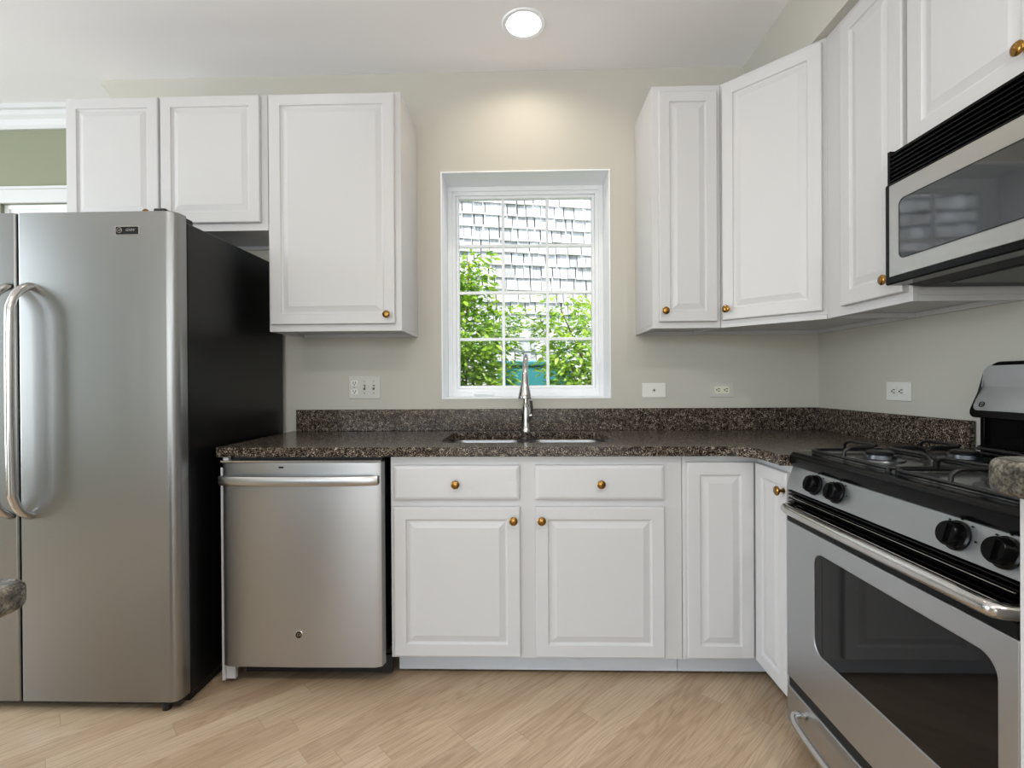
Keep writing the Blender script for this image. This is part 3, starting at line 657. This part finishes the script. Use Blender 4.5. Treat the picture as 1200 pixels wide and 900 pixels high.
t = plate('electrical_outlet', 'grey sideways wall outlet with an ivory insert, on the back wall near the corner', 'outlet', (.979, 0, 1.1025), 0, .117, .072, PLATEG)
bm = bmesh.new(); prism(bm, rrect(-.036, .036, -.018, .018, .002, 2), 1, -.0075, -.006); link('insert', bm, IVORY, t); duplex(t, IVORY)
t = plate('electrical_outlet', 'white sideways duplex outlet on the right wall beside the range', 'outlet', (XR, -.526, 1.1025), RZ, .126, .073, PLATE); duplex(t, PLATE)

# ------------------------------------------------------------------ foreground counters
t = thing('island_counter', 'mottled grey granite counter corner poking in at the lower left foreground', 'countertop', (-.615, -1.872, 0))
pts = [(0, -.03)] + arc(-.03, -.03, .03, 0, 90, 5)[1:] + [(-1.1, 0), (-1.1, -.65), (0, -.65)]
bm = bmesh.new(); prism(bm, pts, 2, .872, .906); link('slab', bm, GRAN2, t, bevel=.010, segs=3)
bm = bmesh.new(); box(bm, -1.08, -.24, -.62, -.22, .10, .872); box(bm, -1.06, -.28, -.57, -.24, 0, .10); link('base', bm, WHITE, t, bevel=.002)
t = thing('breakfast_bar', 'raised bar with mottled granite top at the right edge in the foreground', 'bar', (.478, -1.942, 0))
pts = [(0, -.03)] + arc(.03, -.03, .03, 180, 90, 5)[1:] + [(.97, 0), (.97, -1.0), (0, -1.0)]
bm = bmesh.new(); prism(bm, pts, 2, 1.030, 1.067); link('slab', bm, GRAN2, t, bevel=.010, segs=3)
link('half_wall', B(.037, .95, -.98, -.012, 0, 1.030), WHITE, t, bevel=.002)

# ------------------------------------------------------------------ outside the window
SH1 = mat('weathered_cedar', (205, 203, 200), .9)
def shingle_mat():
    m = mat('weathered_grey_cedar', (210, 208, 204), .9); N = m.node_tree.nodes; L = m.node_tree.links; b = N['Principled BSDF']
    g = N.new('ShaderNodeNewGeometry'); r = ramp(N, [(0, (182, 180, 176)), (.5, (214, 212, 210)), (1, (232, 231, 230))]); L.new(g.outputs['Random Per Island'], r.inputs[0])
    mp = mapping(N, L, (60, 60, 3)); n = N.new('ShaderNodeTexNoise'); n.inputs['Scale'].default_value = 1; L.new(mp.outputs[0], n.inputs['Vector'])
    mx = N.new('ShaderNodeMix'); mx.data_type = 'RGBA'; mx.blend_type = 'MULTIPLY'; mx.inputs[0].default_value = .5
    r2 = ramp(N, [(.3, (170, 168, 165)), (.6, (255, 255, 255))]); L.new(n.outputs['Fac'], r2.inputs[0]); L.new(r.outputs[0], mx.inputs[6]); L.new(r2.outputs[0], mx.inputs[7]); L.new(mx.outputs[2], b.inputs['Base Color']); return m
t = thing('neighbouring_house', 'house wall of weathered grey cedar shingles seen through the window', 'house', (0, 2.9, -.10), math.radians(12))
bm = bmesh.new(); ex = .132
for r in range(-2, 34):
    z = r * ex; x = -3.0 + random.random() * .1
    while x < 3.0:
        wd = random.uniform(.07, .17); dz = random.uniform(-.006, .006); th = random.uniform(.022, .036)
        prism(bm, [(-th, z + dz), (0, z + dz), (0, z + ex + .03), (-.004, z + ex + .03)], 0, x, x + wd - random.uniform(.005, .014)); x += wd
link('shingles', bm, shingle_mat(), t)
link('wall', B(-3.1, 3.1, .004, .25, 0, 4.5), mat('dark_sheathing', (70, 66, 62), .9), t)
struct(link('ground_outside', B(-14, 12, -16, 12, -.40, -.10), mat('pale_bounce_ground', (176, 174, 166), .95)))  # unseen ground, made pale to bounce light into the room
def shrub(name, label, stems, nleaf, seed, cols, lsize=.062):
    rnd = random.Random(seed); t = thing(name, label, 'shrub', (stems[0][0][0], stems[0][0][1], -.10))
    ox, oy = stems[0][0][0], stems[0][0][1]
    sb = bmesh.new(); lb = bmesh.new()
    for pts in stems:
        P = smoothpath([(x - ox, y - oy, z + (.10 if z else 0)) for x, y, z in pts], 6); n = len(P)
        tube(sb, P, [.011 * (1 - .7 * i / n) + .001 for i in range(n)], 6)
        H = P[-1].z
        for k in range(nleaf // len(stems)):
            s = rnd.random() ** .75; i = min(int(s * (n - 1)), n - 2); p0 = P[i].lerp(P[i + 1], rnd.random())
            spread = .30 * (1 - .45 * s) + .04
            a = rnd.uniform(0, 2 * PI); rr = spread * math.sqrt(rnd.random())
            c = p0 + Vector((math.cos(a) * rr, math.sin(a) * rr * .7, rnd.uniform(-.10, .14)))
            # leaf : pointed oval folded along its midrib
            L_ = lsize * rnd.uniform(.6, 1.25); W_ = L_ * rnd.uniform(.22, .32)
            d = Vector((math.cos(a) + rnd.uniform(-.6, .6), math.sin(a) + rnd.uniform(-.6, .6), rnd.uniform(-.7, .5))).normalized(); sd = d.cross(Vector((rnd.uniform(-.5, .5), rnd.uniform(-.5, .5), 1))).normalized(); up = sd.cross(d)
            mid = [c + d * L_ * q - up * L_ * .10 * q * q for q in (0, .33, .7, 1)]
            le = [mid[1] + sd * W_ + up * W_ * .3, mid[2] + sd * W_ * .7 + up * W_ * .2]; ri = [mid[1] - sd * W_ + up * W_ * .3, mid[2] - sd * W_ * .7 + up * W_ * .2]
            m_ = [lb.verts.new(q) for q in mid]; l_ = [lb.verts.new(q) for q in le]; r_ = [lb.verts.new(q) for q in ri]
            for S in (l_, r_):
                lb.faces.new((m_[0], m_[1], S[0])); lb.faces.new((m_[1], m_[2], S[1], S[0])); lb.faces.new((m_[2], m_[3], S[1]))
    link('stem', sb, mat(name + '_bark', (120, 92, 66), .8), t, 60)
    lo = link('foliage', lb, leaf_mat(name + '_leaves', *cols), t)
    return t
shrub('leafy_shrub', 'tall bright green shrub filling the left side of the window view', [
    [(-.50, 1.55, 0), (-.52, 1.56, .8), (-.48, 1.55, 1.5), (-.45, 1.6, 2.15)], [(-.66, 1.7, 0), (-.62, 1.7, .9), (-.66, 1.75, 1.7), (-.60, 1.8, 2.0)],
    [(-.36, 1.8, 0), (-.34, 1.8, .7), (-.30, 1.82, 1.3), (-.20, 1.85, 1.75)], [(-.44, 1.4, 0), (-.42, 1.4, .7), (-.46, 1.42, 1.2), (-.40, 1.4, 1.5)]], 7500, 3, ((78, 132, 30), (196, 226, 78)))
shrub('leafy_bush', 'looser yellow-green bush with arching stems in the right of the window view', [
    [(.62, 1.55, 0), (.60, 1.55, .7), (.50, 1.55, 1.25), (.30, 1.6, 1.75)], [(.50, 1.7, 0), (.46, 1.7, .8), (.36, 1.75, 1.3), (.12, 1.8, 1.66)],
    [(.72, 1.75, 0), (.74, 1.75, .8), (.66, 1.8, 1.5), (.62, 1.85, 1.82)], [(.52, 1.45, 0), (.50, 1.45, .7), (.42, 1.5, 1.1), (.36, 1.5, 1.35)]], 4200, 9, ((90, 144, 36), (206, 232, 92)))
t = thing('storage_bin', 'teal plastic garden storage bin standing against the shingled wall', 'bin', (.10, 2.45, -.10))
TEAL = mat('teal_plastic', (52, 140, 150), .5)
bm = bmesh.new(); prism(bm, [(-.32, .0), (.32, .0), (.36, 1.40), (-.36, 1.40)], 1, -.22, .22); link('bin_body', bm, TEAL, t, bevel=.02)
bm = bmesh.new(); box(bm, -.38, .38, -.24, .24, 1.40, 1.45); link('lid', bm, TEAL, t, bevel=.015)

# look-alikes share a group
for o in bpy.data.objects:
    if 'category' in o.keys():
        if o.name.startswith('wall_cabinet'): o['group'] = 'white wall cabinets'
        if o.name.startswith('electrical_outlet'): o['group'] = 'sideways wall outlets'
